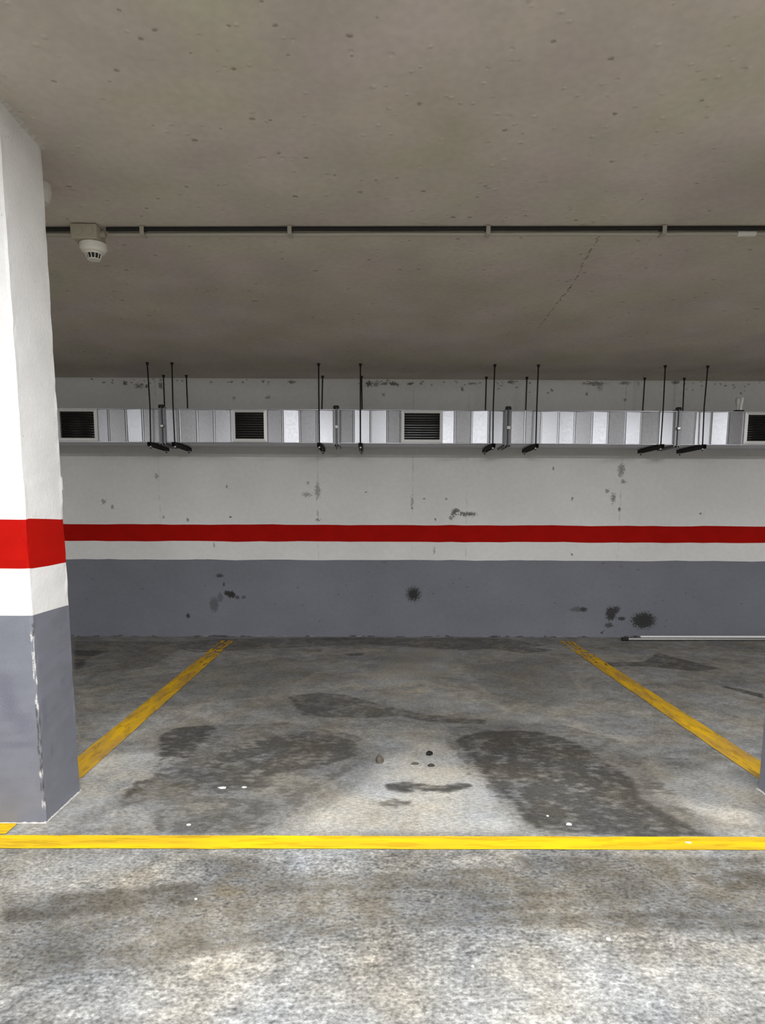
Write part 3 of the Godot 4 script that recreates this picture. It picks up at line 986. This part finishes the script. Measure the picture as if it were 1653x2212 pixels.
func panel(sec: Node3D, p: float, q: float, j: int, off: Vector3) -> void:
	var st := begin()
	var lo := DUCT_LOW + 0.006
	var hi := DUCT_HIGH - 0.009
	var cant := (0.0055 if j % 2 == 0 else -0.0055) + rng.randfn(0.0, 0.003)
	var lean := rng.randfn(0.0, 0.0016)
	var bead := 0.020
	# cross profile: flat canted face, then a rounded bead standing proud at the right edge
	var prof := [[p, -cant], [lerpf(p, q - bead, 0.5), 0.0], [q - bead, cant], [q - bead * 0.75, cant + 0.0035], [q - bead * 0.45, cant + 0.005], [q - bead * 0.2, cant + 0.0035], [q, 0.0]]
	for k in prof.size() - 1:
		var a: Array = prof[k]
		var b: Array = prof[k + 1]
		var za: float = DUCT_FACE + a[1]
		var zb: float = DUCT_FACE + b[1]
		quad(st, Vector3(a[0], lo, za - lean) + off, Vector3(b[0], lo, zb - lean) + off, Vector3(b[0], hi, zb + lean) + off, Vector3(a[0], hi, za + lean) + off, Vector3.BACK)
	part(st, "panel", mats.zinc, sec)


func flange(duct: Node3D, x: float, off: Vector3, k: int) -> void:
	var st := begin()
	var lo := DUCT_LOW - 0.018
	var hi := DUCT_HIGH + 0.012
	var mid := (DUCT_FACE + DUCT_BACK) * 0.5
	for s in [-1.0, 1.0]:
		var cx: float = x + s * 0.017
		bevel_box(st, Vector3(cx, (lo + hi) * 0.5, DUCT_FACE + 0.009) + off, Vector3(0.022, hi - lo, 0.016), 0.0015)
		bevel_box(st, Vector3(cx, hi - 0.006, mid) + off, Vector3(0.009, 0.014, DUCT_FACE - DUCT_BACK), 0.0015)
		bevel_box(st, Vector3(cx, lo + 0.008, mid) + off, Vector3(0.009, 0.018, DUCT_FACE - DUCT_BACK), 0.0015)
	bevel_box(st, Vector3(x, (lo + hi) * 0.5, DUCT_FACE + 0.014) + off, Vector3(0.007, hi - lo + 0.006, 0.026), 0.0015)
	var f := part(st, "flange", mats.flange, duct)
	st = begin()
	bevel_box(st, Vector3(x - 0.002, hi + 0.002, DUCT_FACE + 0.012) + off, Vector3(0.05, 0.03, 0.03), 0.008)
	part(st, "corner_clamp", mats.dark_metal, f)
	st = begin()
	bevel_box(st, Vector3(x + 0.002, 1.905, DUCT_FACE + 0.028) + off, Vector3(0.032, 0.026, 0.018), 0.005)
	part(st, "joint_clip", mats.white if k in [3, 4] else mats.nut, f)
	st = begin()
	tube(st, [Vector3(x - 0.018, lo + 0.004, DUCT_FACE + 0.016) + off, Vector3(x + 0.018, lo + 0.004, DUCT_FACE + 0.016) + off], 0.008, 6)
	part(st, "bolt", mats.dark_metal, f)


func grille(duct: Node3D, a: float, b: float, off: Vector3) -> void:
	var st := begin()
	var lo := 1.778
	var hi := 2.049
	var w := 0.026
	var z := DUCT_FACE + 0.008
	# mitred frame with a raised lip
	var outer := [Vector3(a, lo, z), Vector3(b, lo, z), Vector3(b, hi, z), Vector3(a, hi, z)]
	var inner := [Vector3(a + w, lo + w, z + 0.004), Vector3(b - w, lo + w, z + 0.004), Vector3(b - w, hi - w, z + 0.004), Vector3(a + w, hi - w, z + 0.004)]
	for k in 4:
		var j := (k + 1) % 4
		quad(st, outer[k] + off, outer[j] + off, inner[j] + off, inner[k] + off, Vector3.BACK)
		var back := Vector3(0, 0, -0.014)
		var c: Vector3 = (outer[k] + outer[j]) * 0.5 - Vector3((a + b) * 0.5, (lo + hi) * 0.5, z)
		quad(st, outer[k] + off, outer[j] + off, outer[j] + back + off, outer[k] + back + off, c)
		back.z = -0.03
		quad(st, inner[k] + off, inner[j] + off, inner[j] + back + off, inner[k] + back + off, -c)
	var f := part(st, "grille", mats.frame, duct)
	var n := 11
	st = begin()
	var sw := b - a - 2.0 * w
	bevel_box(st, Vector3.ZERO, Vector3(sw, 0.0025, 0.024), 0.0006)
	var mesh := st.commit()
	for k in n:
		var y := lerpf(lo + w + 0.008, hi - w - 0.008, k / float(n - 1))
		var s := put(mesh, "slat", mats.slat, f, Vector3((a + b) * 0.5, y, z - 0.014) + off)
		s.rotation.x = 0.62 + rng.randf_range(-0.04, 0.04)


func build_hangers() -> void:
	var xs := [-1.905, -1.70, -0.475, -0.125, 1.003, 1.37, 2.44, 2.80]
	var names := ["duct hanger nearest the left pillar, first of eight", "second duct hanger from the left pillar, close beside the first",
		"third duct hanger from the left, just left of the joint before the wide grille", "fourth duct hanger from the left, between that joint and the wide grille",
		"fifth duct hanger, just right of the wide middle grille", "sixth duct hanger from the left, past the joint right of the middle grille",
		"seventh duct hanger, left of the duct joint near the right edge", "rightmost duct hanger, between the last joint and the rightmost grille"]
	for k in xs.size():
		var x: float = xs[k]
		var zf := -6.272
		var zr := -6.735
		var t := thing("duct_hanger", names[k], "duct hanger", Vector3(x, DUCT_LOW - 0.022, zf), "threaded rod hangers under the duct")
		var st := begin()
		# open channel across under the duct
		var zm := (zf + zr) * 0.5 - zf
		bevel_box(st, Vector3(0, 0.018, zm), Vector3(0.034, 0.006, 0.54), 0.001)
		for s in [-1.0, 1.0]:
			bevel_box(st, Vector3(s * 0.015, 0.004, zm), Vector3(0.004, 0.032, 0.54), 0.001)
		part(st, "channel", mats.strut, t)
		for z in [zf, zr]:
			st = begin()
			var top := ceiling_at(z) - (DUCT_LOW - 0.022)
			var swing := rng.randfn(0.0, 0.004)
			tube(st, [Vector3(0, -0.03, z - zf), Vector3(swing, top * 0.5, z - zf), Vector3(0, top + 0.002, z - zf)], 0.0058, 8)
			var rod := part(st, "threaded_rod", mats.rod, t)
			st = begin()
			lathe(st, Vector3(0, -0.014, z - zf), [Vector2(0, 0.006), Vector2(0.011, 0.006), Vector2(0.011, -0.006), Vector2(0, -0.006)], 6)
			part(st, "nut", mats.nut, rod)
			st = begin()
			lathe(st, Vector3(0, top, z - zf), [Vector2(0.006, -0.022), Vector2(0.011, -0.018), Vector2(0.011, -0.006), Vector2(0.016, -0.002), Vector2(0.016, 0.001)], 8)
			part(st, "ceiling_anchor", mats.dark_metal, rod)


# ---------------------------------------------------------------- things on the ceiling

func build_conduit() -> void:
	var a := Vector3(-3.4, 0, -3.70)
	var b := Vector3(3.4, 0, -3.555)
	var on := func(x: float, drop: float, dz: float) -> Vector3:
		var z := lerpf(a.z, b.z, (x - a.x) / (b.x - a.x)) + dz
		return Vector3(x, ceiling_at(z) - drop, z)
	var t := thing("cable_conduit", "pale plastic conduit running along the ceiling across the whole bay", "conduit", on.call(0.0, 0.03, 0.0))
	var off := -t.position
	for piece in [[-3.4, -1.437], [-1.268, 3.4]]:
		var st := begin()
		var path := []
		for k in 21:
			path.append(on.call(lerpf(piece[0], piece[1], k / 20.0), 0.025 + sin(k * 1.9) * 0.001, 0.0) + off)
		tube(st, path, 0.0105, 10)
		part(st, "pipe", mats.pvc, t)
		st = begin()
		path = []
		for k in 21:
			path.append(on.call(lerpf(piece[0], piece[1], k / 20.0), 0.012, 0.024) + off)
		tube(st, path, 0.0095, 8)
		part(st, "cable", mats.cable, t)
	for x in [-2.0, -1.097, -0.403, 0.526, 1.345, 2.3]:
		var st := begin()
		var p: Vector3 = on.call(x, 0.0, 0.0) + off
		bevel_box(st, p + Vector3(0, -0.037, 0.012), Vector3(0.02, 0.004, 0.056), 0.001)
		bevel_box(st, p + Vector3(0, -0.020, 0.040), Vector3(0.02, 0.037, 0.004), 0.001)
		bevel_box(st, p + Vector3(0, -0.020, -0.014), Vector3(0.02, 0.036, 0.004), 0.001)
		part(st, "clip", mats.pvc, t)
	var st := begin()
	tube(st, [on.call(1.70, 0.024, 0.0) + off, on.call(1.785, 0.024, 0.0) + off], 0.0145, 12)
	part(st, "coupling", mats.pvc_pale, t)


func build_detector() -> void:
	var x := -1.360
	var z := -3.645
	var y := ceiling_at(z)
	var t := thing("smoke_detector", "round white smoke detector on a square box under the ceiling beside the left pillar", "smoke detector", Vector3(x, y, z))
	var st := begin()
	bevel_box(st, Vector3(0, -0.034, 0), Vector3(0.122, 0.066, 0.122), 0.005)
	var box := part(st, "mounting_box", mats.box_plastic, t)
	for s in [-1.0, 1.0]:   # blank cable entries on the front
		st = begin()
		var ring := []
		for k in 3:
			ring.append(Vector3(s * 0.026 + 0.002, -0.034, 0.0605 + k * 0.0025))
		tube(st, ring, 0.018, 14)
		part(st, "cable_entry", mats.box_plastic, box)
	st = begin()
	tube(st, [Vector3(0.060, -0.030, 0.0), Vector3(0.082, -0.030, 0.0)], 0.016, 12)
	part(st, "cable_gland", mats.pvc, box)
	st = begin()
	var c := Vector3(0.018, 0, -0.008)
	lathe(st, c, [Vector2(0.0, -0.066), Vector2(0.056, -0.067), Vector2(0.062, -0.071), Vector2(0.062, -0.092), Vector2(0.058, -0.096), Vector2(0.052, -0.107), Vector2(0.040, -0.112), Vector2(0.0, -0.112)], 32)
	part(st, "detector_base", mats.plastic, t)
	st = begin()
	lathe(st, c, [Vector2(0.030, -0.111), Vector2(0.026, -0.138), Vector2(0.0, -0.138)], 24)
	part(st, "smoke_chamber", mats.black, t)
	st = begin()
	lathe(st, c, [Vector2(0.041, -0.110), Vector2(0.040, -0.116), Vector2(0.030, -0.116)], 24)
	lathe(st, c, [Vector2(0.024, -0.136), Vector2(0.029, -0.137), Vector2(0.029, -0.141), Vector2(0.0, -0.144)], 24)
	for k in 12:
		var a := TAU * k / 12.0
		var d := Vector3(cos(a), 0, sin(a))
		tube(st, [c + d * 0.038 + Vector3(0, -0.113, 0), c + d * 0.027 + Vector3(0, -0.139, 0)], 0.0022, 6)
	part(st, "sensor_cage", mats.plastic, t)

	# a ceiling fitting half hidden by the left pillar
	z = -3.22
	y = ceiling_at(z)
	st = begin()
	lathe(st, Vector3(-1.40, y, z), [Vector2(0, 0.001), Vector2(0.052, 0.001), Vector2(0.054, -0.004), Vector2(0.054, -0.030), Vector2(0.046, -0.060), Vector2(0.036, -0.074), Vector2(0.0, -0.078)], 24)
	tag(part(st, "junction_box", mats.pvc_pale), "pale round ceiling fitting peeping out behind the left pillar's top", "junction box")


# ---------------------------------------------------------------- small things

func pebble(called: String, label: String, category: String, at: Vector3, size: Vector3, m: Material, group: String, s: int) -> void:
	# an irregular fragment with a flat foot and a chamfered top
	var r := RandomNumberGenerator.new()
	r.seed = s
	var st := begin()
	var n := 8
	var low := []
	var mid := []
	var top := []
	for k in n:
		var a := TAU * k / n + r.randf_range(-0.25, 0.25)
		var q := r.randf_range(0.75, 1.1)
		var e := Vector3(cos(a) * size.x * 0.5 * q, 0, sin(a) * size.z * 0.5 * q)
		low.append(e)
		mid.append(e * r.randf_range(0.92, 1.02) + Vector3(0, size.y * r.randf_range(0.5, 0.75), 0))
		top.append(e * r.randf_range(0.4, 0.75) + Vector3(0, size.y * r.randf_range(0.85, 1.0), 0))
	for k in n:
		var j := (k + 1) % n
		var out: Vector3 = low[k] + low[j]
		quad(st, low[k], low[j], mid[j], mid[k], out)
		quad(st, mid[k], mid[j], top[j], top[k], out + Vector3.UP * size.y)
		tri(st, top[k], top[j], Vector3(0, size.y * 0.95, 0), Vector3.UP)
		tri(st, low[k], low[j], Vector3.ZERO, Vector3.DOWN)
	tag(part(st, called, m, self, at), label, category, group)


func build_small_things() -> void:
	var g := "dark fragments in the middle of the bay"
	pebble("rubble_chip", "brown pointed fragment lying left of the three dark chips", "rubble", Vector3(0.023, 0, -3.30), Vector3(0.042, 0.03, 0.07), mats.chip_brown, g, 3)
	pebble("rubble_chip", "black fragment farthest from the camera among the dark chips", "rubble", Vector3(0.268, 0, -3.405), Vector3(0.036, 0.016, 0.045), mats.black, g, 5)
	pebble("rubble_chip", "flat grey-brown fragment between the brown one and the black ones", "rubble", Vector3(0.192, 0, -3.27), Vector3(0.04, 0.006, 0.035), mats.chip_brown, g, 8)
	pebble("rubble_chip", "small dark rectangular fragment nearest the camera among the dark chips", "rubble", Vector3(0.266, 0, -3.24), Vector3(0.036, 0.012, 0.024), mats.chip, g, 11)
	g = "white scraps on the floor"
	var w := [[-0.656, -2.968, 0.05, 0.03, "largest white paper scrap, on the dark patch at the left of the bay"], [-0.562, -2.973, 0.03, 0.018, "white scrap just right of the largest paper scrap"],
		[-0.704, -2.594, 0.022, 0.018, "white scrap just behind the front yellow line at left"], [0.743, -2.595, 0.034, 0.028, "pale scrap just behind the front yellow line at right"],
		[0.678, -2.671, 0.014, 0.012, "tiny white scrap behind the pale one near the front line"],
		[0.651, -1.845, 0.018, 0.016, "round white speck on the aisle floor at right"], [0.257, -1.725, 0.011, 0.01, "small white speck in the middle of the aisle floor"],
		[0.435, -1.526, 0.011, 0.01, "white speck nearest the bottom edge of the picture"], [-0.546, -2.06, 0.012, 0.01, "tiny white speck on the aisle's dark tyre mark at left"]]
	for k in w.size():
		pebble("paper_scrap", w[k][4], "scrap", Vector3(w[k][0], 0, w[k][1]), Vector3(w[k][2] * 0.8, 0.004, w[k][3] * 0.8), mats.scrap, g, 20 + k)
	pebble("paper_scrap", "white scrap lying on the front yellow line at right", "scrap", Vector3(1.129, 0.003, -2.433), Vector3(0.024, 0.003, 0.012), mats.scrap, g, 40)

	# two pipes left lying along the foot of the far wall
	var t := thing("steel_pipe", "thin grey metal pipe lying on the floor along the far wall at right", "pipe", Vector3(2.9, 0.016, -6.65))
	var st := begin()
	tube(st, [Vector3(-0.52, 0, 0), Vector3(0.6, 0, 0), Vector3(1.6, 0, 0.01)], 0.016, 14)
	part(st, "tube", mats.steel, t)
	st = begin()
	tube(st, [Vector3(-0.575, 0, 0), Vector3(-0.515, 0, 0)], 0.0175, 12)
	part(st, "end_cap", mats.black, t)
	st = begin()
	tube(st, [Vector3(2.53, 0.018, -6.735), Vector3(3.2, 0.018, -6.735), Vector3(4.4, 0.018, -6.74)], 0.018, 14)
	tag(part(st, "plastic_pipe", mats.white), "white plastic pipe lying behind the grey one against the far wall", "pipe")

	# a broken white fitting standing on the duct
	t = thing("plastic_fitting", "small white plastic fitting standing on the duct near the right edge", "fitting", Vector3(3.124, DUCT_HIGH + 0.002, -6.345))
	st = begin()
	bevel_box(st, Vector3(0, 0.005, 0), Vector3(0.074, 0.010, 0.05), 0.002)
	part(st, "foot", mats.black, t)
	st = begin()
	lathe(st, Vector3(-0.012, 0, 0), [Vector2(0.0, 0.116), Vector2(0.014, 0.114), Vector2(0.021, 0.104), Vector2(0.021, 0.082), Vector2(0.016, 0.060), Vector2(0.010, 0.045), Vector2(0.010, 0.022), Vector2(0.016, 0.010)], 16)
	part(st, "cup", mats.smoked, t)
	st = begin()
	tube(st, [Vector3(0.010, 0.010, 0.012), Vector3(0.010, 0.04, 0.012), Vector3(0.014, 0.055, 0.010), Vector3(0.022, 0.09, 0.006), Vector3(0.022, 0.114, 0.004)], 0.0125, 10)
	part(st, "tab", mats.white, t)
